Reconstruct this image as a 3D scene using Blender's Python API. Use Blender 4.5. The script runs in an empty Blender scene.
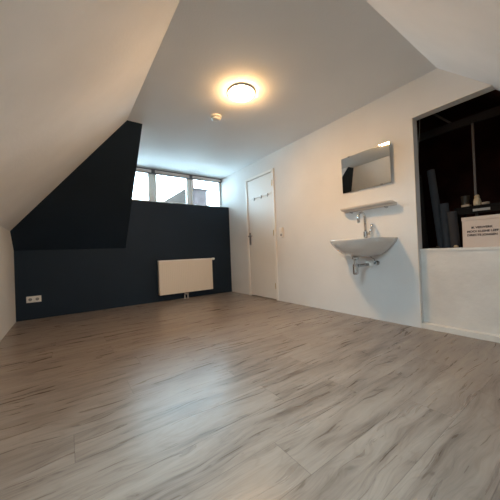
import bpy, bmesh, math, random
from mathutils import Vector, Matrix
random.seed(7)
C = bpy.context.scene.collection
PI = math.pi

# ---------------------------------------------------------------- room measures (metres)
XR, XL = 2.66, -0.535          # right wall, left knee wall
YB, YW = 4.418, 4.725          # dark back wall, window plane of the dormer
H = 2.287                      # flat ceiling
HK, HW = 0.901, 1.662          # dark knee height, top of the dark wall under the window
XCH, YTOP = 0.765, 3.112       # dormer cheek, top of the dark slope
XCR, HL = 0.600, 1.131         # ceiling crease of the left slope, left knee height
YF = 0.850                     # ceiling crease of the front slope
KF = 1.021                     # front slope run per rise
ZF = 0.90; YFR = YF-(H-ZF)*KF  # front knee wall
YJ, HJ, HS = 1.065, 1.952, 0.731   # closet opening: jamb, head, sill
YO = 0.15                      # other side of the closet opening
YD0, YD1, HD = 3.033, 3.808, 2.05
T = 0.10
def gy(z): return YB+(YTOP-YB)*(z-HK)/(H-HK)
def fy(z): return YF-(H-z)*KF

# ---------------------------------------------------------------- materials
def mat(name, col, rough=.6, metal=0, bump=0, bscale=60, var=0, vscale=3, spec=.5, emis=None, es=0, coat=0):
    m = bpy.data.materials.new(name); m.use_nodes = True
    nt = m.node_tree; b = nt.nodes['Principled BSDF']
    b.inputs['Base Color'].default_value = (*col, 1); b.inputs['Roughness'].default_value = rough
    b.inputs['Metallic'].default_value = metal; b.inputs['Specular IOR Level'].default_value = spec
    b.inputs['Coat Weight'].default_value = coat
    tc = nt.nodes.new('ShaderNodeTexCoord')
    if var:
        n = nt.nodes.new('ShaderNodeTexNoise'); n.inputs['Scale'].default_value = vscale; n.inputs['Detail'].default_value = 5
        nt.links.new(tc.outputs['Object'], n.inputs['Vector'])
        r = nt.nodes.new('ShaderNodeValToRGB'); r.color_ramp.elements[0].position = .3; r.color_ramp.elements[1].position = .7
        r.color_ramp.elements[0].color = (*[c*(1-var) for c in col], 1); r.color_ramp.elements[1].color = (*[min(1, c*(1+var)) for c in col], 1)
        nt.links.new(n.outputs['Fac'], r.inputs['Fac']); nt.links.new(r.outputs['Color'], b.inputs['Base Color'])
    if bump:
        n = nt.nodes.new('ShaderNodeTexNoise'); n.inputs['Scale'].default_value = bscale; n.inputs['Detail'].default_value = 4
        nt.links.new(tc.outputs['Object'], n.inputs['Vector'])
        bp = nt.nodes.new('ShaderNodeBump'); bp.inputs['Strength'].default_value = bump; bp.inputs['Distance'].default_value = .004
        nt.links.new(n.outputs['Fac'], bp.inputs['Height']); nt.links.new(bp.outputs['Normal'], b.inputs['Normal'])
    if emis:
        b.inputs['Emission Color'].default_value = (*emis, 1); b.inputs['Emission Strength'].default_value = es
    return m

M = {}
M['wall'] = mat('white_plaster', (.72, .72, .71), .85, bump=.35, bscale=90, var=.035, vscale=2.2)
M['ceil'] = mat('ceiling_plaster', (.78, .79, .79), .85, bump=.3, bscale=70, var=.03, vscale=1.5)
M['slope'] = mat('slope_plaster', (.76, .765, .765), .85, bump=.35, bscale=50, var=.065, vscale=1.6)
M['dark'] = mat('dark_blue_paint', (.010, .021, .036), .62, bump=.3, bscale=90, var=.08, vscale=2, spec=.25)
M['panel'] = mat('plaster_panel', (.68, .65, .61), .85, bump=.6, bscale=30, var=.07, vscale=5)
M['door'] = mat('door_paint', (.76, .735, .69), .45, var=.01)
M['frame'] = mat('frame_paint', (.82, .80, .76), .4)
M['pvc'] = mat('window_pvc', (.86, .90, .88), .35)
M['blind_dark'] = mat('blind_rail', (.10, .10, .11), .4)
M['blind_light'] = mat('blind_slats', (.75, .70, .66), .5)
M['rad'] = mat('radiator_enamel', (.78, .69, .58), .35)
M['rad_top'] = mat('radiator_grille', (.82, .78, .72), .35)
M['white'] = mat('white_plastic', (.80, .78, .74), .35)
M['socket'] = mat('socket_plastic', (.80, .76, .70), .35)
M['grey_pl'] = mat('grey_recess', (.10, .10, .10), .5)
M['ceramic'] = mat('white_ceramic', (.66, .62, .575), .12, coat=.4)
M['chrome'] = mat('chrome', (.56, .58, .60), .14, metal=1)
M['steel'] = mat('brushed_steel', (.30, .29, .28), .35, metal=1)
M['hinge'] = mat('brass_hinge', (.55, .42, .25), .35, metal=1)
M['mirror'] = mat('mirror_glass', (.80, .82, .80), .015, metal=1)
M['mirror_edge'] = mat('mirror_edge', (.35, .34, .32), .2, metal=.6)
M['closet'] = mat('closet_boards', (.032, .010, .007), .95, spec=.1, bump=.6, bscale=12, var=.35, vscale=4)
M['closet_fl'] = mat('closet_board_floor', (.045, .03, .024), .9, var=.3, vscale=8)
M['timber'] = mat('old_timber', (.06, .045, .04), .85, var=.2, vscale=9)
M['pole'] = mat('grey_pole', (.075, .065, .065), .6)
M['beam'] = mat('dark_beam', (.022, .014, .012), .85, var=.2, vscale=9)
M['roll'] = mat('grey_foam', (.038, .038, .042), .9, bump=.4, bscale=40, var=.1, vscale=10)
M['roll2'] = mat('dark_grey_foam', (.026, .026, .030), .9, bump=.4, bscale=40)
M['black'] = mat('black_shelf', (.007, .006, .006), .8, spec=.15)
M['carton'] = mat('pale_carton', (.30, .25, .20), .7)
M['label'] = mat('grey_label', (.28, .28, .27), .5)
M['box'] = mat('pinkish_card', (.60, .49, .42), .8, bump=.1, bscale=60)
M['ink'] = mat('ink', (.025, .015, .015), .7)
M['cream'] = mat('cream_glaze', (.45, .36, .24), .5)
M['brown'] = mat('brown_pot', (.05, .03, .015), .6)
M['cable'] = mat('cable', (.25, .24, .22), .6)
M['trim'] = mat('trim_paint', (.72, .69, .64), .5, var=.05, vscale=12)
M['lampbase'] = mat('lamp_base', (.75, .70, .62), .4)
M['lamp'] = mat('lamp_diffuser', (.9, .8, .6), .4, emis=(1, .58, .25), es=185)
M['chim'] = mat('far_chimney', (.060, .034, .026), .9, spec=0)
M['brickout'] = mat('far_brick', (.036, .028, .028), .9, spec=0, var=.3, vscale=3)
M['roofout'] = mat('far_roof_tiles', (.034, .028, .025), .9, spec=0, var=.25, vscale=4)
M['winout'] = mat('far_window', (.03, .03, .035), .6, spec=0)

def glassmat():
    m = bpy.data.materials.new('window_glass'); m.use_nodes = True; nt = m.node_tree; nt.nodes.clear()
    o = nt.nodes.new('ShaderNodeOutputMaterial'); t = nt.nodes.new('ShaderNodeBsdfTransparent'); g = nt.nodes.new('ShaderNodeBsdfGlossy')
    g.inputs['Roughness'].default_value = .02; t.inputs['Color'].default_value = (.94, .97, .96, 1)
    fr = nt.nodes.new('ShaderNodeFresnel'); fr.inputs['IOR'].default_value = 1.45
    mx = nt.nodes.new('ShaderNodeMixShader')
    nt.links.new(fr.outputs[0], mx.inputs[0]); nt.links.new(t.outputs[0], mx.inputs[1]); nt.links.new(g.outputs[0], mx.inputs[2])
    nt.links.new(mx.outputs[0], o.inputs['Surface']); return m
M['glass'] = glassmat()

def floormat():
    m = bpy.data.materials.new('grey_oak_laminate'); m.use_nodes = True; nt = m.node_tree; L = nt.links
    b = nt.nodes['Principled BSDF']
    def nd(t, **k):
        n = nt.nodes.new(t)
        for a, v in k.items(): setattr(n, a, v)
        return n
    def mt(op, a, b_=None, c=None):
        n = nd('ShaderNodeMath', operation=op)
        for i, v in enumerate((a, b_, c)):
            if v is None: continue
            if isinstance(v, (int, float)): n.inputs[i].default_value = v
            else: L.new(v, n.inputs[i])
        return n.outputs[0]
    tc = nd('ShaderNodeTexCoord'); sp = nd('ShaderNodeSeparateXYZ'); L.new(tc.outputs['Object'], sp.inputs[0])
    X, Y = sp.outputs[0], sp.outputs[1]
    W, LN = .192, 1.285
    v = mt('DIVIDE', mt('SUBTRACT', Y, .622), W); row = mt('FLOOR', v); fv = mt('SUBTRACT', v, row)
    # row 0 joins at x=.66, row -1 at x=1.34: a stagger of .53 plank per row plus a small drift
    off = mt('MULTIPLY', row, -.5292)
    u = mt('ADD', mt('DIVIDE', mt('SUBTRACT', X, .66), LN), mt('ADD', off, mt('MULTIPLY', mt('SINE', mt('MULTIPLY', row, 2.4)), .12)))
    col = mt('FLOOR', u); fu = mt('SUBTRACT', u, col)
    cid = nd('ShaderNodeCombineXYZ'); L.new(row, cid.inputs[0]); L.new(col, cid.inputs[1])
    wn = nd('ShaderNodeTexWhiteNoise'); wn.noise_dimensions = '3D'; L.new(cid.outputs[0], wn.inputs['Vector'])
    rnd = wn.outputs['Value']
    # gap lines
    ev = mt('MINIMUM', fv, mt('SUBTRACT', 1, fv)); eu = mt('MINIMUM', fu, mt('SUBTRACT', 1, fu))
    g1 = mt('LESS_THAN', mt('MULTIPLY', ev, W), .0014); g2 = mt('LESS_THAN', mt('MULTIPLY', eu, LN), .0016)
    gap = mt('MAXIMUM', g1, g2)
    # grain coordinates, moved per plank
    gc = nd('ShaderNodeCombineXYZ')
    L.new(mt('ADD', X, mt('MULTIPLY', rnd, 37)), gc.inputs[0]); L.new(mt('ADD', Y, mt('MULTIPLY', rnd, 13)), gc.inputs[1]); L.new(mt('MULTIPLY', rnd, 9), gc.inputs[2])
    def noise(sx, sy, sc, det=4, dist=0.0, rough=.55):
        mp = nd('ShaderNodeMapping'); mp.inputs['Scale'].default_value = (sx, sy, 1); L.new(gc.outputs[0], mp.inputs['Vector'])
        n = nd('ShaderNodeTexNoise'); n.inputs['Scale'].default_value = sc; n.inputs['Detail'].default_value = det
        n.inputs['Distortion'].default_value = dist; n.inputs['Roughness'].default_value = rough
        L.new(mp.outputs[0], n.inputs['Vector']); return n.outputs['Fac']
    warp = noise(1.3, 4.5, 1.5, 2, 0)
    gx = nd('ShaderNodeSeparateXYZ'); L.new(gc.outputs[0], gx.inputs[0])
    g2c = nd('ShaderNodeCombineXYZ'); L.new(gx.outputs[0], g2c.inputs[0]); L.new(gx.outputs[2], g2c.inputs[2])
    L.new(mt('ADD', gx.outputs[1], mt('MULTIPLY', mt('SUBTRACT', warp, .5), .12)), g2c.inputs[1])
    gc = g2c
    broad = noise(1.2, 9, 1.5, 3, .2)
    streak = noise(1.6, 26, 1.8, 4, .3)
    fine = noise(4, 110, 2, 3, .2)
    knots = noise(1.4, 9, 1.7, 2, .4)
    spots = noise(5, 16, 1.6, 3, .6)
    val = mt('ADD', mt('MULTIPLY', broad, .60), mt('ADD', mt('MULTIPLY', streak, .30), mt('MULTIPLY', fine, .16)))
    val = mt('ADD', val, mt('MULTIPLY', mt('SUBTRACT', rnd, .5), .05))
    dk = mt('MULTIPLY', mt('MAXIMUM', mt('SUBTRACT', spots, .60), 0), .8)
    val = mt('SUBTRACT', val, dk)
    ramp = nd('ShaderNodeValToRGB'); e = ramp.color_ramp
    e.elements[0].position = .38; e.elements[0].color = (.120, .090, .070, 1)
    e.elements[1].position = .70; e.elements[1].color = (.310, .256, .210, 1)
    x = e.elements.new(.455); x.color = (.196, .156, .127, 1)
    x = e.elements.new(.54); x.color = (.246, .199, .163, 1)
    L.new(val, ramp.inputs['Fac'])
    # rings of the cathedral grain
    wv = nd('ShaderNodeTexNoise'); 
    rings = mt('PINGPONG', mt('MULTIPLY', knots, 7), .5)
    rd = mt('MULTIPLY', mt('SUBTRACT', 1, mt('SMOOTH_MIN', mt('MULTIPLY', rings, 5), 1, .2)), .20)
    mx = nd('ShaderNodeMix', data_type='RGBA'); mx.blend_type = 'MULTIPLY'
    L.new(rd, mx.inputs['Factor']); L.new(ramp.outputs['Color'], mx.inputs[6]); mx.inputs[7].default_value = (.45, .38, .33, 1)
    mg = nd('ShaderNodeMix', data_type='RGBA'); mg.blend_type = 'MULTIPLY'
    L.new(mt('MULTIPLY', gap, .38), mg.inputs['Factor']); L.new(mx.outputs[2], mg.inputs[6]); mg.inputs[7].default_value = (.2, .16, .14, 1)
    L.new(mg.outputs[2], b.inputs['Base Color'])
    rr = mt('ADD', .215, mt('MULTIPLY', streak, .16)); L.new(rr, b.inputs['Roughness'])
    b.inputs['Specular IOR Level'].default_value = .5
    bp = nd('ShaderNodeBump'); bp.inputs['Strength'].default_value = .25; bp.inputs['Distance'].default_value = .0015
    L.new(mt('SUBTRACT', mt('ADD', streak, mt('MULTIPLY', fine, .6)), gap), bp.inputs['Height']); L.new(bp.outputs['Normal'], b.inputs['Normal'])
    nt.nodes.remove(wv)
    return m
M['floor'] = floormat()

# ---------------------------------------------------------------- mesh helpers
def obj(name, bm, m, parent=None, smooth=False, bevel=0, seg=2):
    bmesh.ops.recalc_face_normals(bm, faces=bm.faces[:])
    me = bpy.data.meshes.new(name); bm.to_mesh(me); bm.free()
    me.materials.append(m)
    if smooth:
        for p in me.polygons: p.use_smooth = True
    o = bpy.data.objects.new(name, me); C.objects.link(o)
    if parent: o.parent = parent; o.matrix_parent_inverse = parent.matrix_basis.inverted()
    if bevel:
        md = o.modifiers.new('bevel', 'BEVEL'); md.width = bevel; md.segments = seg; md.limit_method = 'ANGLE'; md.angle_limit = .6
    if smooth:
        md = o.modifiers.new('wn', 'WEIGHTED_NORMAL') if bevel else None
    return o
def box(bm, x0, x1, y0, y1, z0, z1, rot=None):
    vs = [Vector((x, y, z)) for x in (x0, x1) for y in (y0, y1) for z in (z0, z1)]
    if rot: vs = [rot @ v_ for v_ in vs]
    v = [bm.verts.new(p) for p in vs]
    for f in ((0,1,3,2),(4,6,7,5),(0,4,5,1),(2,3,7,6),(0,2,6,4),(1,5,7,3)): bm.faces.new([v[i] for i in f])
def prism(bm, pts, d):
    d = Vector(d); a = [bm.verts.new(p) for p in pts]; b = [bm.verts.new(Vector(p)+d) for p in pts]
    bm.faces.new(a); bm.faces.new(b[::-1])
    n = len(a)
    for i in range(n): bm.faces.new((a[i], b[i], b[(i+1) % n], a[(i+1) % n]))
def lathe(bm, prof, mtx, n=32):
    """prof: (radius, height) pairs; closed at both ends"""
    rings = []
    for r, z in prof:
        if r < 1e-6: rings.append([bm.verts.new(mtx @ Vector((0, 0, z)))])
        else: rings.append([bm.verts.new(mtx @ Vector((r*math.cos(2*PI*i/n), r*math.sin(2*PI*i/n), z))) for i in range(n)])
    for a, b in zip(rings, rings[1:]):
        for i in range(n):
            j = (i+1) % n
            if len(a) == 1 and len(b) == 1: continue
            if len(a) == 1: bm.faces.new((a[0], b[i], b[j]))
            elif len(b) == 1: bm.faces.new((a[i], a[j], b[0]))
            else: bm.faces.new((a[i], a[j], b[j], b[i]))
    if len(rings[0]) > 1: bm.faces.new(rings[0][::-1])
    if len(rings[-1]) > 1: bm.faces.new(rings[-1])
def tube(bm, pts, r, n=12):
    pts = [Vector(p) for p in pts]; rs = r if isinstance(r, (list, tuple)) else [r]*len(pts)
    rings = []; up = None
    for i, p in enumerate(pts):
        t = (pts[min(i+1, len(pts)-1)]-pts[max(i-1, 0)]).normalized()
        if up is None:
            up = Vector((0, 0, 1)) if abs(t.z) < .9 else Vector((0, 1, 0))
        s = t.cross(up).normalized(); up = s.cross(t).normalized()
        rings.append([bm.verts.new(p+(s*math.cos(2*PI*k/n)+up*math.sin(2*PI*k/n))*rs[i]) for k in range(n)])
    for a, b in zip(rings, rings[1:]):
        for k in range(n): bm.faces.new((a[k], a[(k+1) % n], b[(k+1) % n], b[k]))
    bm.faces.new(rings[0][::-1]); bm.faces.new(rings[-1])
def B(): return bmesh.new()
def Tm(x, y, z): return Matrix.Translation((x, y, z))
def AX(loc, axis):   # local z along the given axis
    return Matrix.Translation(loc) @ Vector(axis).to_track_quat('Z', 'Y').to_matrix().to_4x4()
def thing(name, loc, label=None, cat=None, group=None, kind=None):
    o = bpy.data.objects.new(name, None); C.objects.link(o); o.location = loc; o.empty_display_size = .05
    o.matrix_basis = Matrix.Translation(loc)
    if label: o['label'] = label
    if cat: o['category'] = cat
    if group: o['group'] = group
    if kind: o['kind'] = kind
    return o
def tag(o, label, cat, group=None):
    o['label'] = label; o['category'] = cat
    if group: o['group'] = group
    return o
def struct(name, bm, m, label, cat, parent=None):
    o = obj(name, bm, m, parent); o['kind'] = 'structure'; o['label'] = label; o['category'] = cat
    return o

# ---------------------------------------------------------------- the room
bm = B(); box(bm, XL-T, XR+T, YFR-T, YB+.05, -.1, 0)
struct('floor', bm, M['floor'], 'grey brown oak laminate plank floor of the attic room', 'floor')

bm = B(); prism(bm, [(XL, YB, 0), (XR, YB, 0), (XR, YB, HW), (XCH, YB, HW), (XCH, YB, HK), (XL, YB, HK)], (0, YW-YB, 0))
struct('wall_back', bm, M['dark'], 'dark blue painted wall under the dormer window', 'wall')

e = .002
bm = B(); prism(bm, [(XL, YB, HK), (XL, gy(HL), HL), (XCR, YTOP, H), (XCH-e, YTOP, H), (XCH-e, YB, HK)], (0, .09, .09))
struct('wall_back_slope', bm, M['dark'], 'dark blue sloping roof face left of the dormer window', 'wall')
bm = B(); c = .012
prism(bm, [(XCH, YTOP+c, H), (XCH, YB+c, HK), (XCH, YB+c, HW), (XCH, YW, HW), (XCH, YW, H)], (-.06, 0, 0))
struct('wall_dormer', bm, M['wall'], 'white side wall of the dormer, left of the window', 'wall')

bm = B(); prism(bm, [(XL, YFR, 0), (XL, YB, 0), (XL, YB, HK), (XL, gy(HL), HL), (XL, fy(HL), HL), (XL, YFR, ZF)], (-T, 0, 0))
struct('wall_left', bm, M['wall'], 'low white knee wall along the left side of the room', 'wall')
bm = B(); LY0, LY1, LZ0, LZ1 = .37, 1.01, 1.20, 1.80
def lx(z): return XL+(z-HL)*(XCR-XL)/(H-HL)
def ls(y, z): return (lx(z), y, z)
dl = (-.07, 0, .07)
prism(bm, [ls(LY1, HL), ls(gy(HL), HL), ls(YTOP, H), ls(LY1, H)], dl)
prism(bm, [ls(LY0, HL), ls(LY1, HL), ls(LY1, LZ0), ls(LY0, LZ0)], dl)
prism(bm, [ls(LY0, LZ1), ls(LY1, LZ1), ls(LY1, H), ls(YF, H), ls(LY0, H-(YF-LY0)/KF)], dl)
prism(bm, [ls(fy(HL), HL), ls(LY0, HL), ls(LY0, H-(YF-LY0)/KF)], dl)
struct('wall_left_slope', bm, M['slope'], 'white sloping roof face on the left', 'wall')

bm = B(); prism(bm, [(XCR, YF, H), (XR, YF, H), (XR, YW+.1, H), (XCH-.06, YW+.1, H), (XCH-.06, YTOP, H), (XCR, YTOP, H)], (0, 0, .1))
struct('ceiling', bm, M['ceil'], 'white flat ceiling with lamp and detector', 'ceiling')

# front slope (above and behind the camera) with the added roof window in it
SX0, SX1, SZ0, SZ1 = .25, .85, 1.25, 1.80
bm = B()
d = (0, -.07, .07)
def fs(x, z): return (x, fy(z), z)
prism(bm, [fs(SX1, ZF), fs(XR+T, ZF), fs(XR+T, H), fs(SX1, H)], d)
prism(bm, [fs(SX0, ZF), fs(SX1, ZF), fs(SX1, SZ0), fs(SX0, SZ0)], d)
prism(bm, [fs(SX0, SZ1), fs(SX1, SZ1), fs(SX1, H), fs(XCR, H), fs(SX0, HL+(SX0-XL)/(XCR-XL)*(H-HL))], d)
prism(bm, [fs(XL, ZF), fs(SX0, ZF), fs(SX0, HL+(SX0-XL)/(XCR-XL)*(H-HL)), fs(XL, HL)], d)
struct('wall_front_slope', bm, M['slope'], 'white sloping roof face at the upper right', 'wall')
bm = B(); box(bm, XL-T, XR+T, YFR-T, YFR, 0, ZF+.02)
struct('wall_front', bm, M['wall'], 'low white knee wall behind the camera', 'wall')

bm = B()
prism(bm, [(XR, YJ, 0), (XR, YD0, 0), (XR, YD0, H), (XR, YF, H), (XR, fy(HJ), HJ), (XR, YJ, HJ)], (T, 0, 0))
prism(bm, [(XR, YD0, HD), (XR, YD1, HD), (XR, YD1, H), (XR, YD0, H)], (T, 0, 0))
prism(bm, [(XR, YD1, 0), (XR, YW+.1, 0), (XR, YW+.1, H), (XR, YD1, H)], (T, 0, 0))
prism(bm, [(XR, YFR, 0), (XR, YO, 0), (XR, YO, fy(HJ)*0+H-(YF-YO)/KF), (XR, YFR, ZF)], (T, 0, 0))
struct('wall_right', bm, M['wall'], 'long white wall with door, washbasin and storage opening', 'wall')
# recessed panel below the storage opening
bm = B(); box(bm, XR+.06, XR+T, YO, YJ, 0, HS-.022)
struct('wall_panel', bm, M['panel'], 'plastered panel below the dark storage opening', 'wall')
bm = B(); box(bm, XR+.052, XR+.14, YO, YJ, HS-.022, HS)
o = struct('trim_1', bm, M['trim'], 'narrow sill board at the foot of the storage opening', 'trim')
bm = B(); box(bm, XR+.004, XR+.06, YO, YJ, 0, .045)
o = struct('trim_2', bm, M['trim'], 'white wooden strip on the floor below the storage opening', 'trim')
# slim bead on the jamb corner
bm = B(); box(bm, XR-.003, XR+.006, YJ-.004, YJ+.003, 0, HJ+.003); box(bm, XR-.003, XR+.006, fy(HJ)+.004, YJ+.003, HJ-.004, HJ+.003)
struct('trim_3', bm, M['trim'], 'thin corner bead around the storage opening', 'trim')

# ---------------------------------------------------------------- dormer window
w = thing('window_1', ((XCH+XR)/2, YW, HW), 'wide three-pane dormer window above the dark wall', 'window', kind='structure')
WT = 2.268
bm = B()
box(bm, XCH, XR, YW, YW+.07, WT, H); box(bm, XCH, XR, YW, YW+.07, HW, HW+.035)
box(bm, XCH, XCH+.035, YW, YW+.07, HW+.035, WT); box(bm, XR-.022, XR, YW, YW+.07, HW+.035, WT)
box(bm, 1.262, 1.316, YW, YW+.07, HW+.035, WT); box(bm, 1.968, 2.010, YW, YW+.07, HW+.035, WT)
obj('window_frame', bm, M['pvc'], w, bevel=.003)
for x0, x1, sw in ((XCH+.037, 1.260, .042), (1.318, 1.966, .040), (2.012, XR-.024, .028)):
    bm = B(); z0, z1 = HW+.037, WT-.002
    box(bm, x0, x1, YW-.012, YW+.05, z0, z0+sw); box(bm, x0, x1, YW-.012, YW+.05, z1-sw, z1)
    sr = .01 if x1 > 2.5 else sw
    box(bm, x0, x0+sw, YW-.012, YW+.05, z0+sw, z1-sw); box(bm, x1-sr, x1, YW-.012, YW+.05, z0+sw, z1-sw)
    s = obj('window_sash', bm, M['pvc'], w, bevel=.003)
    bm = B(); box(bm, x0+sw-.003, x1-sr+.003, YW+.02, YW+.026, z0+sw-.003, z1-sw+.003)
    obj('window_pane', bm, M['glass'], s)
# raised blind
b_ = thing('window_blind', ((XCH+XR)/2, YW-.05, 2.15), 'raised grey slatted blind along the top of the dormer window', 'blind')
bm = B(); box(bm, XCH+.01, XR-.02, YW-.07, YW-.03, H-.016, H-.001); obj('head_rail', bm, M['blind_dark'], b_, bevel=.002)
bm = B()
for k in range(8):
    z = 2.221+k*.0062; box(bm, XCH+.012, XR-.025, YW-.066, YW-.034, z, z+.0055)
obj('slat_stack', bm, M['blind_light'], b_)
bm = B(); box(bm, XCH+.01, XR-.022, YW-.068, YW-.032, 2.204, 2.219); obj('bottom_rail', bm, M['blind_dark'], b_, bevel=.002)
for x in (1.29, 1.99, XR-.016):
    bm = B(); hw = .03 if x < 2.5 else .008; box(bm, x-hw, x+hw, YW-.074, YW-.071, 2.202, H-.002); obj('blind_bracket', bm, M['blind_dark'], b_)

# assumed roof window behind the camera, unseen, added for extra daylight
w2 = thing('window_2_added', (.5, fy(1.5), 1.5), 'assumed roof window in the slope behind the camera, added to let in daylight', 'window', kind='structure')
bm = B()
def sl(x0, x1, z0, z1, off=0, th=.07):
    prism(bm, [(x0, fy(z0)-off, z0+off), (x1, fy(z0)-off, z0+off), (x1, fy(z1)-off, z1+off), (x0, fy(z1)-off, z1+off)], (0, -th, th))
q = .05
sl(SX0, SX1, SZ0, SZ0+q); sl(SX0, SX1, SZ1-q, SZ1); sl(SX0, SX0+q, SZ0+q, SZ1-q); sl(SX1-q, SX1, SZ0+q, SZ1-q)
obj('window_frame', bm, M['frame'], w2)
bm = B(); sl(SX0+q, SX1-q, SZ0+q, SZ1-q, .035, .004); obj('window_pane', bm, M['glass'], w2)

w3 = thing('window_3_added', (lx(1.5), .69, 1.5), 'assumed roof window in the left slope beside the camera, added to let in daylight', 'window', kind='structure')  # second assumed roof window, out of view, added for daylight on the right wall
def s3(y0, y1, z0, z1, off=0, th=.07):
    prism(bm, [(lx(z0)-off, y0, z0+off), (lx(z0)-off, y1, z0+off), (lx(z1)-off, y1, z1+off), (lx(z1)-off, y0, z1+off)], (-th, 0, th))
bm = B(); q = .035
s3(LY0, LY1, LZ0, LZ0+q); s3(LY0, LY1, LZ1-q, LZ1); s3(LY0, LY0+q, LZ0+q, LZ1-q); s3(LY1-q, LY1, LZ0+q, LZ1-q)
obj('window_frame', bm, M['frame'], w3)
bm = B(); s3(LY0+q, LY1-q, LZ0+q, LZ1-q, .035, .004); obj('window_pane', bm, M['glass'], w3)

# ---------------------------------------------------------------- door
d1 = thing('door_1', (XR, (YD0+YD1)/2, 0), 'plain white door in the long white wall', 'door', kind='structure')
fw = .042
bm = B()
box(bm, XR-.012, XR+T, YD0, YD0+fw, 0, HD); box(bm, XR-.012, XR+T, YD1-fw, YD1, 0, HD); box(bm, XR-.012, XR+T, YD0+fw, YD1-fw, HD-fw, HD)
obj('door_frame', bm, M['frame'], d1, bevel=.002)
bm = B(); box(bm, XR+.002, XR+.042, YD0+fw+.004, YD1-fw-.004, .012, HD-fw-.004)
leaf = obj('door_leaf', bm, M['door'], d1, bevel=.002)
# backing behind the door so that no sky shows through the gap
hy = YD1-fw-.045; hz = 1.0
bm = B(); box(bm, XR-.006, XR+.003, hy-.02, hy+.02, hz-.11, hz+.10); pl = obj('handle_plate', bm, M['steel'], leaf, bevel=.002)
bm = B(); tube(bm, [(XR-.004, hy, hz+.04), (XR-.045, hy, hz+.04), (XR-.052, hy-.012, hz+.04), (XR-.054, hy-.06, hz+.04), (XR-.05, hy-.12, hz+.038)], [.009, .009, .010, .009, .008])
obj('door_handle', bm, M['steel'], leaf, smooth=True)
bm = B(); lathe(bm, [(.006, 0), (.006, .003), (0, .003)], AX((XR-.006, hy, hz-.06), (-1, 0, 0)), 16); obj('keyhole', bm, M['grey_pl'], leaf)
for z in (.22, 1.05, 1.83):
    bm = B(); lathe(bm, [(0, -.045), (.006, -.045), (.007, -.04), (.007, .04), (.006, .045), (0, .045)], Tm(XR-.013, YD0+fw+.002, z), 12)
    obj('hinge', bm, M['hinge'], leaf, smooth=True)
bm = B(); box(bm, XR+T, XR+T+.02, YD0-.05, YD1+.05, 0, HD+.05)  # unseen backing, added to keep sky light out of the door gap
struct('wall_door_backing', bm, M['wall'], 'white backing sheet behind the closed door, added to block the sky', 'wall')

# hook rail on the door
hr = thing('hook_rail', (XR+.002, 3.40, 1.70), 'white rail with three small dark hooks on the white door', 'coat hooks')
bm = B(); box(bm, XR-.006, XR+.001, 3.13, 3.68, 1.672, 1.702); obj('rail', bm, M['frame'], hr, bevel=.003)
for y in (3.54, 3.345, 3.18):
    bm = B(); z = 1.655
    tube(bm, [(XR-.006, y, z+.022), (XR-.012, y, z+.010), (XR-.014, y, z-.010), (XR-.022, y, z-.018), (XR-.030, y, z-.008)], [.006, .006, .005, .005, .006], 10)
    tube(bm, [(XR-.006, y, z+.018), (XR-.020, y, z+.022), (XR-.026, y, z+.030)], [.005, .005, .006], 10)
    obj('hook', bm, M['steel'], hr, smooth=True)

# ---------------------------------------------------------------- radiator
ra = thing('radiator', (1.715, YB, 0), 'cream panel radiator mounted on the dark blue wall below the window', 'radiator')
x0, x1, z0, z1, yf, yb = 1.232, 2.196, .114, .664, YB-.105, YB-.03
bm = B()
nr = 28; pts = []
# front panel: shallow vertical pressed ribs
ins = .03
rib = [(x0, 0)]
for k in range(nr):
    a = x0+ins+(x1-x0-2*ins)*k/nr; s_ = (x1-x0-2*ins)/nr
    rib += [(a+s_*.08, 0), (a+s_*.22, .0015), (a+s_*.78, .0015), (a+s_*.92, 0)]
rib += [(x1, 0)]
fr = [bm.verts.new((x, yf+dy, z0+.02)) for x, dy in rib]; ft = [bm.verts.new((x, yf+dy, z1-.02)) for x, dy in rib]
for i in range(len(rib)-1): bm.faces.new((fr[i], fr[i+1], ft[i+1], ft[i]))
box(bm, x0, x1, yf, yf+.012, z0, z0+.02); box(bm, x0, x1, yf, yf+.012, z1-.02, z1); box(bm, x0, x1, yf+.006, yf+.014, z0, z1)
obj('front_panel', bm, M['rad'], ra)
bm = B(); box(bm, x0+.01, x1-.01, yb-.012, yb, z0, z1); obj('rear_panel', bm, M['rad'], ra, bevel=.002)
for xa in (x0, x1-.002):
    bm = B(); box(bm, xa, xa+.002, yf+.014, yb-.0, z0+.005, z1); obj('side_cover', bm, M['rad'], ra)
bm = B(); box(bm, x0, x1, yf-.001, yf+.010, z1, z1+.018); box(bm, x0, x1, yb-.010, yb, z1, z1+.018)
n = 46
for k in range(n+1):
    xx = x0+(x1-x0-.006)*k/n; box(bm, xx, xx+.006, yf+.010, yb-.010, z1+.006, z1+.016)
obj('top_grille', bm, M['rad_top'], ra)
bm = B()
for k in range(40):
    xx = x0+.03+(x1-x0-.06)*k/39; box(bm, xx, xx+.002, yf+.016, yb-.014, z0+.03, z1-.03)
obj('convector_fins', bm, M['rad'], ra)
bm = B(); lathe(bm, [(0, 0), (.010, 0), (.010, .014), (.020, .016), (.022, .03), (.021, .062), (.016, .068), (0, .068)], AX((x1, yf+.04, z1+.002), (1, 0, 0)), 20)
obj('thermostat_knob', bm, M['white'], ra, smooth=True)
bm = B(); box(bm, 1.655, 1.735, yf+.024, yf+.056, z0-.045, z0-.015); box(bm, 1.664, 1.676, yf+.034, yf+.046, z0-.016, z0+.004); box(bm, 1.714, 1.726, yf+.034, yf+.046, z0-.016, z0+.004)
obj('valve_block', bm, M['chrome'], ra, bevel=.003)
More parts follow.
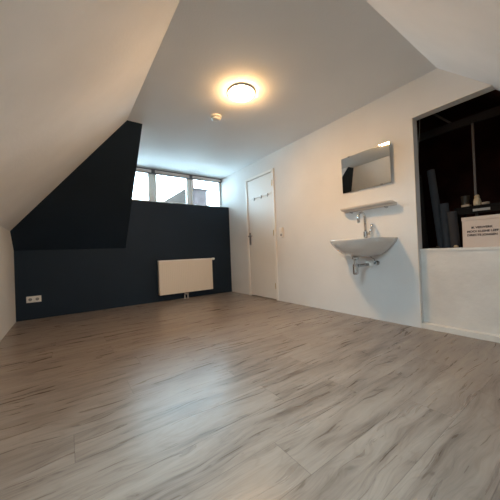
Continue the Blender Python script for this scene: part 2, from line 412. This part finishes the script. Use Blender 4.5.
for x in (1.667, 1.723):
    bm = B(); lathe(bm, [(.0075, 0), (.0075, z0-.04)], Tm(x, yf+.04, 0), 14); pp = obj('pipe', bm, M['white'], ra, smooth=False)
    bm = B(); lathe(bm, [(.0076, 0), (.018, 0), (.017, .006), (.0076, .008)], Tm(x, yf+.04, 0.0005), 18); obj('pipe_collar', bm, M['white'], pp)
for x in (x0+.12, x1-.12):
    bm = B(); box(bm, x-.012, x+.012, yb, YB-.0005, z0+.05, z1-.04); obj('wall_bracket', bm, M['rad'], ra)

# ---------------------------------------------------------------- sockets and switch
def socket_face(parent, cx, cz, y, half=.036):
    bm = B(); box(bm, cx-half, cx+half, y-.010, y, cz-half, cz+half)
    p = obj('socket_insert', bm, M['socket'], parent, bevel=.002)
    bm = B(); lathe(bm, [(0, 0), (.0195, 0), (.0195, .0012), (0, .0012)], AX((cx, y-.0101, cz), (0, -1, 0)), 24); obj('socket_recess', bm, M['label'], p)
    for dx in (-.0095, .0095):
        bm = B(); lathe(bm, [(0, 0), (.003, 0), (.003, .002), (0, .002)], AX((cx+dx, y-.0114, cz), (0, -1, 0)), 10); obj('pin_hole', bm, M['black'], p)
so = thing('wall_socket', (-.353, YB, .262), 'white double wall socket low on the dark blue wall at the left', 'socket')
bm = B(); box(bm, -.353-.076, -.353+.076, YB-.008, YB, .262-.041, .262+.041); obj('cover_plate', bm, M['socket'], so, bevel=.003)
socket_face(so, -.353-.036, .262, YB-.006, .031); socket_face(so, -.353+.036, .262, YB-.006, .031)

sw = thing('light_switch', (XR, 2.91, 1.04), 'white light switch and socket plate beside the white door', 'light switch')
bm = B(); box(bm, XR-.010, XR, 2.91-.041, 2.91+.041, .965, 1.118); obj('cover_plate', bm, M['white'], sw, bevel=.003)
bm = B(); box(bm, XR-.017, XR-.009, 2.91-.029, 2.91+.029, 1.052, 1.108); obj('rocker', bm, M['frame'], sw, bevel=.003)
bm = B(); lathe(bm, [(0, 0), (.0205, 0), (.0205, .0015), (0, .0015)], AX((XR-.010, 2.91, 1.003), (-1, 0, 0)), 24); r_ = obj('socket_recess', bm, M['label'], sw)

# ---------------------------------------------------------------- ceiling lamp and smoke detector
la = thing('ceiling_lamp', (1.40, 2.015, H), 'lit round warm white lamp on the flat ceiling', 'ceiling lamp')
bm = B(); lathe(bm, [(0, 0), (.124, 0), (.127, -.004), (.127, -.013), (.124, -.016), (.118, -.016), (.116, -.012), (0, -.012)], Tm(1.40, 2.015, H), 48); obj('lamp_base', bm, M['lampbase'], la)
bm = B(); lathe(bm, [(0, -.013), (.1155, -.013), (.1175, -.022), (.113, -.031), (.098, -.039), (.05, -.045), (0, -.047)], Tm(1.40, 2.015, H), 48); obj('lamp_shade', bm, M['lamp'], la, smooth=True)

sd = thing('smoke_detector', (1.405, 2.53, H), 'small white round smoke detector on the ceiling beside the lamp', 'smoke detector')
bm = B(); lathe(bm, [(0, 0), (.060, 0), (.062, -.003), (.062, -.016), (.058, -.019), (0, -.019)], Tm(1.405, 2.53, H), 36); obj('detector_base', bm, M['white'], sd, smooth=False)
bm = B(); lathe(bm, [(0, -.019), (.050, -.019), (.052, -.030), (.046, -.040), (.030, -.044), (0, -.044)], Tm(1.405, 2.53, H), 36); dh = obj('detector_head', bm, M['white'], sd, smooth=True)
bm = B()
for k in range(18):
    a = 2*PI*k/18; R_ = Matrix.Translation((1.405, 2.53, H)) @ Matrix.Rotation(a, 4, 'Z')
    box(bm, .0500, .0525, -.005, .005, -.029, -.022, R_)
obj('smoke_vents', bm, M['grey_pl'], dh)

# ---------------------------------------------------------------- mirror, shelf, washbasin, tap
mi = thing('wall_mirror', (XR, 1.541, 1.40), 'rectangular frameless mirror hung on the white wall above the washbasin', 'mirror')
bm = B(); box(bm, XR-.0105, XR-.0065, 1.262, 1.821, 1.400, 1.797); obj('mirror_glass', bm, M['mirror'], mi, bevel=.0015, seg=1)
bm = B(); box(bm, XR-.0065, XR-.001, 1.2635, 1.8195, 1.4015, 1.7955); obj('mirror_backing', bm, M['mirror_edge'], mi)
for y in (1.36, 1.72):
    for z, s in ((1.400, -1), (1.797, 1)):
        bm = B(); zz = z+s*.004; box(bm, XR-.014, XR, y-.009, y+.009, min(zz, z+s*.0), max(zz, z+s*.0)); box(bm, XR-.014, XR-.011, y-.009, y+.009, min(z-s*.008, zz), max(z-s*.008, zz))
        obj('mirror_clip', bm, M['chrome'], mi)

mi.matrix_basis = Tm(XR-.011, 1.541, 1.40) @ Matrix.Rotation(-.030, 4, 'Z') @ Matrix.Rotation(-.018, 4, 'Y') @ Tm(0, 0, 0)
sh = thing('wall_shelf', (XR, 1.52, 1.19), 'narrow white ceramic shelf on the wall between mirror and washbasin', 'shelf')
bm = B()
y0, y1, zt = 1.232, 1.815, 1.200
# cross-section: thin front lip, hollow top, thicker rear edge
sec = [(0, .0), (0, -.030), (-.014, -.030), (-.030, -.016), (-.105, -.010), (-.122, -.004), (-.126, .006), (-.120, .010), (-.112, .004), (-.03, -.002), (-.012, .0)]
N = 26; rings = []
for k in range(N+1):
    u = k/N; y = y0+(y1-y0)*u; e_ = min(u, 1-u)*(y1-y0); f_ = 1 if e_ > .045 else math.sqrt(max(0, 1-(1-e_/.045)**2))
    f_ = .62+.38*f_
    rings.append([bm.verts.new((XR+a*f_, y, zt+b)) for a, b in sec])
for a, b in zip(rings, rings[1:]):
    for i in range(len(sec)): bm.faces.new((a[i], a[(i+1) % len(sec)], b[(i+1) % len(sec)], b[i]))
bm.faces.new(rings[0][::-1]); bm.faces.new(rings[-1])
obj('shelf_board', bm, M['ceramic'], sh, smooth=False)
for y in (1.33, 1.72):
    bm = B(); lathe(bm, [(0, 0), (.012, 0), (.012, .012), (.007, .016), (.007, .05), (0, .052)], AX((XR, y, zt-.036), (-1, 0, .0)), 16); obj('shelf_bracket', bm, M['chrome'], sh, smooth=True)

BY, BZ, BA, BD = 1.550, .852, .315, .455
wb = thing('washbasin', (XR, BY, .67), 'half-oval white ceramic washbasin mounted on the wall beneath the mirror', 'washbasin')
bm = B(); n = 64; rings = []
outer = [(.14, .36, .666), (.25, .45, .667), (.38, .56, .674), (.51, .67, .690), (.635, .77, .713), (.76, .86, .744), (.865, .93, .778), (.95, .972, .812), (.99, .993, .838), (.998, .998, BZ)]
for sa, sd_, z in outer:
    a = BA*sa; dd = BD*sd_; r = []
    for k in range(n):
        t = 2*PI*k/n; s, c_ = math.sin(t), math.cos(t)
        cx_ = math.copysign(abs(c_)**.88, c_); sx_ = abs(s)**.85
        r.append(bm.verts.new((XR-(dd*sx_ if s > 0 else 0.0), BY+a*cx_ if s >= 0 else BY+a*c_, z)))
    rings.append(r)
inner = [(.955, .965, .10, .0, BZ+.002), (.90, .92, .115, .01, BZ-.012), (.80, .84, .125, .03, BZ-.055), (.62, .72, .14, .04, BZ-.10), (.38, .56, .17, .03, BZ-.128), (.10, .42, .22, .02, BZ-.138)]
for sa, sd_, b0, eb, z in inner:
    a = BA*sa; r = []
    for k in range(n):
        t = 2*PI*k/n; s, c_ = math.sin(t), math.cos(t)
        cx_ = math.copysign(abs(c_)**.88, c_); sx_ = abs(s)**.85
        xx = b0+(BD*sd_-b0)*sx_ if s > 0 else b0-eb*abs(s)
        r.append(bm.verts.new((XR-xx, BY+a*cx_, z)))
    rings.append(r)
for a, b in zip(rings, rings[1:]):
    for k in range(n): bm.faces.new((a[k], a[(k+1) % n], b[(k+1) % n], b[k]))
bm.faces.new(rings[0][::-1]); bm.faces.new(rings[-1])
bmesh.ops.remove_doubles(bm, verts=bm.verts[:], dist=1e-5)
o = obj('basin', bm, M['ceramic'], wb, smooth=True)
bm = B(); lathe(bm, [(0, 0), (.03, 0), (.032, .003), (.02, .006), (0, .006)], Tm(XR-.27, BY, BZ-.140), 24); obj('drain', bm, M['chrome'], wb, smooth=True)
for y in (BY-.13, BY+.13):
    bm = B(); lathe(bm, [(0, 0), (.012, 0), (.012, .012), (0, .014)], AX((XR-.0, y, .72), (-1, 0, 0)), 6)
# bottle trap under the basin
TX, TY = XR-.262, BY-.01
bm = B(); lathe(bm, [(.030, .672), (.034, .665), (.034, .650), (.022, .645), (.016, .640), (.016, .600), (.026, .597), (.026, .585), (.016, .583)][::-1], Tm(TX, TY, 0), 24)
tp = obj('tailpiece', bm, M['chrome'], wb, smooth=False)
bm = B(); lathe(bm, [(0, .492), (.020, .493), (.026, .500), (.028, .515), (.028, .580), (.022, .586), (0, .587)], Tm(TX, TY, 0), 24)
bt = obj('bottle_trap', bm, M['chrome'], wb, smooth=False)
bm = B(); tube(bm, [(TX+.02, TY, .578), (XR-.14, TY, .580), (XR-.005, TY, .582)], .0155, 16); obj('waste_pipe', bm, M['chrome'], wb, smooth=True)
bm = B(); lathe(bm, [(0, 0), (.040, 0), (.038, .008), (.022, .014), (.020, .035), (0, .035)], AX((XR, TY, .582), (-1, 0, 0)), 24); obj('wall_rosette', bm, M['white'], wb, smooth=False)
bm = B(); lathe(bm, [(0, 0), (.022, 0), (.022, .022), (0, .022)], AX((TX+.026, TY, .579), (1, 0, 0)), 8); obj('union_nut', bm, M['chrome'], wb)
for dy in (-.10,):
    y = BY+dy
    bm = B(); lathe(bm, [(0, 0), (.024, 0), (.022, .006), (.010, .008), (.010, .035), (.014, .036), (.014, .055), (0, .055)], AX((XR, y, .60), (-1, 0, 0)), 18); sv = obj('stop_valve', bm, M['chrome'], wb, smooth=False)
    bm = B(); tube(bm, [(XR-.04, y, .605), (XR-.045, y+.01, .64), (XR-.06, y+.06, .675), (XR-.07, y+.075, .70)], .005, 8); obj('supply_hose', bm, M['steel'], wb, smooth=True)

ta = thing('basin_tap', (XR-.075, 1.525, BZ), 'tall chrome swan-neck tap standing on the white washbasin', 'tap')
tx, ty = XR-.075, 1.525
bm = B(); lathe(bm, [(0, 0), (.026, 0), (.026, .006), (.019, .010), (.021, .030), (.021, .080), (.014, .092), (0, .092)], Tm(tx, ty, BZ-.003), 24); obj('tap_body', bm, M['chrome'], ta, smooth=False)
bm = B(); pts = [(tx, ty, BZ+.08), (tx, ty, BZ+.20)]
rr = .062
for k in range(1, 17):
    a = PI*k/16*1.06; pts.append((tx-rr+rr*math.cos(a), ty+.0*k, BZ+.215+rr*math.sin(a)))
pts.append((pts[-1][0]+.003, ty, pts[-1][2]-.022))
tube(bm, pts, .0125, 16); obj('spout', bm, M['chrome'], ta, smooth=True)
bm = B(); p0 = pts[-1]; tube(bm, [p0, (p0[0]+.001, p0[1], p0[2]-.012)], .0135, 16); obj('aerator', bm, M['chrome'], ta)
bm = B(); tube(bm, [(tx, ty-.005, BZ+.052), (tx, ty-.045, BZ+.054)], [.013, .012], 16); kv = obj('lever_hub', bm, M['chrome'], ta)
bm = B(); tube(bm, [(tx, ty-.040, BZ+.056), (tx+.004, ty-.060, BZ+.085), (tx+.006, ty-.068, BZ+.125), (tx+.006, ty-.066, BZ+.150)], [.012, .011, .011, .014], 12); obj('lever', bm, M['chrome'], kv, smooth=True)

# ---------------------------------------------------------------- dark storage space behind the opening
CX1, CY0, CY1, CZ1 = 3.75, -.1, 2.1, 2.6
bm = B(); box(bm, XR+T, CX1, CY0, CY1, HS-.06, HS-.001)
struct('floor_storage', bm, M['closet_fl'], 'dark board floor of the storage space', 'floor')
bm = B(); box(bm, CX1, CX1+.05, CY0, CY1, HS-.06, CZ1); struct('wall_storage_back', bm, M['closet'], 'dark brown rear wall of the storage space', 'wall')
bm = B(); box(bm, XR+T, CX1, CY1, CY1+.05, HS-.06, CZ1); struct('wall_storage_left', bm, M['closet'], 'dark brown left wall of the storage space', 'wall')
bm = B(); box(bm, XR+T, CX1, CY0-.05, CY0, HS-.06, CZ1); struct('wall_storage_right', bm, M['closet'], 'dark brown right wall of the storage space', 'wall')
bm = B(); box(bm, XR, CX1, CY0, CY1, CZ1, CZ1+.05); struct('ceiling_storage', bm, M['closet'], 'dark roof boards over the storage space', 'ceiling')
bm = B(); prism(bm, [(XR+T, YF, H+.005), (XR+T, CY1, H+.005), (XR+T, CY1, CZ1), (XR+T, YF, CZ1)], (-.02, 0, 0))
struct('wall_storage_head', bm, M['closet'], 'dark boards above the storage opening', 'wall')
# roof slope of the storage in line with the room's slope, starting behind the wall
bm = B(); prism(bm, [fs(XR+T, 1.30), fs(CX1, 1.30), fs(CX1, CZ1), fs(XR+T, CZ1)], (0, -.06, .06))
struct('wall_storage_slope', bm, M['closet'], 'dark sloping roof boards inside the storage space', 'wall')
# rafters
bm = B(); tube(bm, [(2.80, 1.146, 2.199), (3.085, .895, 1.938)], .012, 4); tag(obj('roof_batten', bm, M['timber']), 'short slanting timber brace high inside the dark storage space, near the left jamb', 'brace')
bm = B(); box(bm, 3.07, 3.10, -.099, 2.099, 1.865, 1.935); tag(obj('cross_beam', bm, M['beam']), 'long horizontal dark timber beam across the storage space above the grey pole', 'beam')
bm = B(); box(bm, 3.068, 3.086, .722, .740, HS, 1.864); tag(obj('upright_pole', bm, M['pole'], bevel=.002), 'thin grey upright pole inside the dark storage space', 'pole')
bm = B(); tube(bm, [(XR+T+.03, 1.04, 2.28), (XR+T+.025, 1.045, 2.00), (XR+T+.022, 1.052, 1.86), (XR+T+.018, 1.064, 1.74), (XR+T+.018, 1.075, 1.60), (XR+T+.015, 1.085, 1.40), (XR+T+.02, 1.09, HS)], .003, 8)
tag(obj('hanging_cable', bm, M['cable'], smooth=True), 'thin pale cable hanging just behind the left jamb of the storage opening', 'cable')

# rolls leaning in the corner
def roll(x, y, zb, xt, yt, zt_, r, m, label):
    t = thing('foam_roll', (x, y, zb), label, 'roll', 'rolls standing in the storage space')
    a = Vector((x, y, zb)); b = Vector((xt, yt, zt_)); L_ = (b-a).length; q_ = AX(a, b-a)
    bm = B(); lathe(bm, [(r*.35, 0), (r*.97, 0), (r, .006), (r, L_-.006), (r*.96, L_), (r*.35, L_), (r*.35, L_-.05)], q_, 28)
    obj('rolled_sheet', bm, m, t, smooth=False)
    bm = B(); lathe(bm, [(0, .01), (r*.36, .01), (r*.36, L_-.012), (0, L_-.012)], q_, 16); obj('core', bm, M['black'], t)
roll(2.995, .982, HS+.006, 2.955, 1.036, 1.50, .033, M['roll'], 'tall thin grey roll leaning in the storage space, tallest of the rolls')
roll(2.935, .916, HS+.001, 2.935, .934, 1.150, .036, M['roll'], 'medium grey roll standing between the tallest roll and the shortest one')
roll(2.875, .838, HS+.003, 2.878, .857, 1.058, .035, M['roll2'], 'short grey roll standing next to the pale printed box')
roll(3.05, 1.160, HS+.002, 3.06, 1.20, 1.50, .040, M['roll2'], 'dark roll standing behind the left jamb of the storage opening')
# small round bits on the sill, not identified
bm = B(); lathe(bm, [(0, 0), (.016, 0), (.018, .010), (.012, .022), (0, .024)], Tm(2.835, .825, HS), 14); tag(obj('pale_round_bit', bm, M['cream'], smooth=True), 'tiny pale round item on the storage floor in front of the shortest roll', 'dish')
bm = B(); lathe(bm, [(0, 0), (.014, 0), (.016, .010), (.010, .020), (0, .021)], Tm(2.83, .965, HS), 14); tag(obj('brown_round_bit', bm, M['brown'], smooth=True), 'tiny brown round item on the storage floor in front of the rolls', 'small item')

# black shelf with grey label, resting on posts
bs = thing('storage_shelf', (3.08, .60, HS), 'black low shelf unit with a grey label inside the storage space', 'shelf')
bm = B(); box(bm, 2.955, 3.065, .30, .862, 1.080, 1.096); box(bm, 3.090, 3.20, .30, .862, 1.080, 1.096); obj('shelf_board', bm, M['black'], bs, bevel=.002)
bm = B(); box(bm, 2.962, 2.975, .30, .860, 1.030, 1.080); fp = obj('front_rail', bm, M['black'], bs)
bm = B(); box(bm, 2.958, 2.962, .612, .728, 1.046, 1.068); obj('label_plate', bm, M['label'], fp, bevel=.001)
for y in (.31, .842):
    for x in (2.985, 3.17):
        bm = B(); box(bm, x, x+.022, y-.008, y+.008, HS, 1.080); obj('support_post', bm, M['black'], bs)

# white printed box
bx = thing('printed_box', (2.92, .60, HS), 'pale printed cardboard box with dark lettering below the black shelf', 'box')
BX0, BX1, BY0, BY1, BZ1 = 2.765, 3.06, .40, .757, .985
bm = B(); box(bm, BX0, BX1, BY0, BY1, HS, BZ1-.03); obj('box_body', bm, M['box'], bx, bevel=.003)
bm = B(); box(bm, BX0-.003, BX1+.003, BY0-.003, BY1+.003, BZ1-.03, BZ1); obj('box_lid', bm, M['box'], bx, bevel=.003)
def text(s, size, y, z, x):
    cu = bpy.data.curves.new('t', 'FONT'); cu.body = s; cu.size = size; cu.align_x = 'CENTER'; cu.align_y = 'CENTER'; cu.extrude = .0003; cu.offset = size*.04
    to = bpy.data.objects.new('t', cu); C.objects.link(to)
    bpy.context.view_layer.update(); dg = bpy.context.evaluated_depsgraph_get()
    me = bpy.data.meshes.new_from_object(to.evaluated_get(dg)); bpy.data.objects.remove(to); bpy.data.curves.remove(cu)
    me.materials.clear(); me.materials.append(M['ink'])
    o = bpy.data.objects.new('lettering', me); C.objects.link(o)
    # text x -> -y world (read from the room), text y -> z, facing -x
    o.parent = bx; o.matrix_parent_inverse = bx.matrix_basis.inverted()
    o.matrix_basis = Matrix(((0, 0, -1, x), (-1, 0, 0, y), (0, 1, 0, z), (0, 0, 0, 1)))
text('IK VERWERK', .0235, .629, .893, BX0-.0006)
text('MOOI KLEINE LEEF', .0235, .626, .861, BX0-.0006)
text('DIRECTE JONGEN', .0235, .630, .831, BX0-.0006)

# things on the black shelf
ZS = 1.0965
bm = B(); box(bm, 2.965, 3.03, .752, .812, ZS, ZS+.020); tag(obj('flat_carton', bm, M['carton'], bevel=.003), 'small flat pale carton on the black shelf left of the cream jar', 'carton')
jr = thing('cream_jar', (3.0, .70, ZS), 'small cream jar standing on the black shelf above the printed box', 'jar')
bm = B(); lathe(bm, [(0, 0), (.022, 0), (.027, .012), (.028, .035), (.022, .062), (.017, .070), (0, .070)], Tm(3.0, .705, ZS), 24); obj('jar_body', bm, M['cream'], jr, smooth=True)
bm = B(); lathe(bm, [(0, .0705), (.018, .0705), (.020, .082), (.012, .096), (0, .098)], Tm(3.0, .705, ZS), 24); obj('jar_lid', bm, M['cream'], jr, smooth=True)
bm = B(); lathe(bm, [(0, 0), (.024, 0), (.030, .012), (.026, .022), (0, .026)], Tm(2.995, .648, ZS), 18); tag(obj('small_dish', bm, M['carton'], smooth=True), 'small low pale dish right beside the cream jar on the black shelf', 'dish')
bm = B(); lathe(bm, [(0, 0), (.026, 0), (.032, .09), (.034, .12), (.030, .12), (.027, .10), (0, .095)], Tm(3.13, .852-.03, ZS), 24); tag(obj('brown_pot', bm, M['brown'], smooth=False), 'dark brown pot at the left rear of the black shelf', 'pot')

# ---------------------------------------------------------------- outside: neighbouring houses beyond the dormer
def house(name, x0, x1, y0, y1, zt, ridge, label, along='x'):
    h = thing(name, ((x0+x1)/2, (y0+y1)/2, -6), label, 'house', 'houses beyond the window')
    bm = B(); box(bm, x0, x1, y0, y1, -6, zt); obj('wall', bm, M['brickout'], h)
    bm = B(); my = (y0+y1)/2; mx_ = (x0+x1)/2; o_ = .25
    if along == 'x': prism(bm, [(x0-o_, y0-o_, zt), (x0-o_, my, ridge), (x0-o_, y1+o_, zt)], (x1-x0+2*o_, 0, 0))
    else: prism(bm, [(x0-o_, y0-o_, zt), (mx_, y0-o_, ridge), (x1+o_, y0-o_, zt)], (0, y1-y0+2*o_, 0))
    obj('roof', bm, M['roofout'], h)
    for zz in (zt-3.4, zt-6.2):
        for k in range(3):
            wx = x0+(x1-x0)*(k+.5)/3
            bm = B(); box(bm, wx-.45, wx+.45, y0-.03, y0+.02, zz, zz+1.2); obj('window', bm, M['winout'], h)
    return h
h1 = house('neighbouring_house', 5.6, 10.9, 20.6, 27.0, 4.3, 6.25, 'dark tiled gable house seen low through the middle pane of the dormer window', 'y')
h2 = house('flat_brick_house', 8.05, 8.9, 18.0, 19.6, 5.62, 5.72, 'narrow grey brown brick house seen through the right pane of the dormer window', 'x')
bm = B(); box(bm, 8.0, 8.18, 18.6, 18.8, 5.62, 6.70); obj('chimney', bm, M['chim'], h2)

# ---------------------------------------------------------------- light
W_ = bpy.data.worlds.new('sky'); bpy.context.scene.world = W_; W_.use_nodes = True
nt = W_.node_tree; bg = nt.nodes['Background']; bg.inputs['Color'].default_value = (.61, .83, 1.0, 1); bg.inputs['Strength'].default_value = 20.5
def portal(loc, d, sx, sy):
    l = bpy.data.lights.new('daylight_portal', 'AREA'); l.shape = 'RECTANGLE'; l.size = sx; l.size_y = sy; l.cycles.is_portal = True
    o = bpy.data.objects.new('daylight_portal', l); C.objects.link(o); o.matrix_basis = AX(loc, [-c_ for c_ in d])
    return o
portal(((XCH+XR)/2, YW+.10, (HW+WT)/2), (0, -1, 0), XR-XCH, WT-HW)
portal((.5, fy(1.525)-.09, 1.525+.09), (0, 1, -1), SX1-SX0, .85)
portal((lx(1.5)-.09, .69, 1.59), (1, 0, -1), LY1-LY0, .95)

# ---------------------------------------------------------------- camera
r = Vector((0.81499187, -0.57811079, -0.03970097)); u = Vector((0.02793472, -0.02923649, 0.99918211)); w_ = Vector((0.57879868, 0.81543432, 0.00767814))
cam = bpy.data.cameras.new('camera'); cam.sensor_width = 36; cam.lens = 259.93/500*36; cam.clip_start = .02
co = bpy.data.objects.new('camera', cam); C.objects.link(co)
co.matrix_world = Matrix(((r.x, u.x, -w_.x, 0), (r.y, u.y, -w_.y, 0), (r.z, u.z, -w_.z, .7652), (0, 0, 0, 1)))
S = bpy.context.scene; S.camera = co
S.view_settings.view_transform = 'Standard'; S.view_settings.look = 'None'; S.view_settings.gamma = 1; S.view_settings.exposure = .13; S.view_settings.use_curve_mapping = False
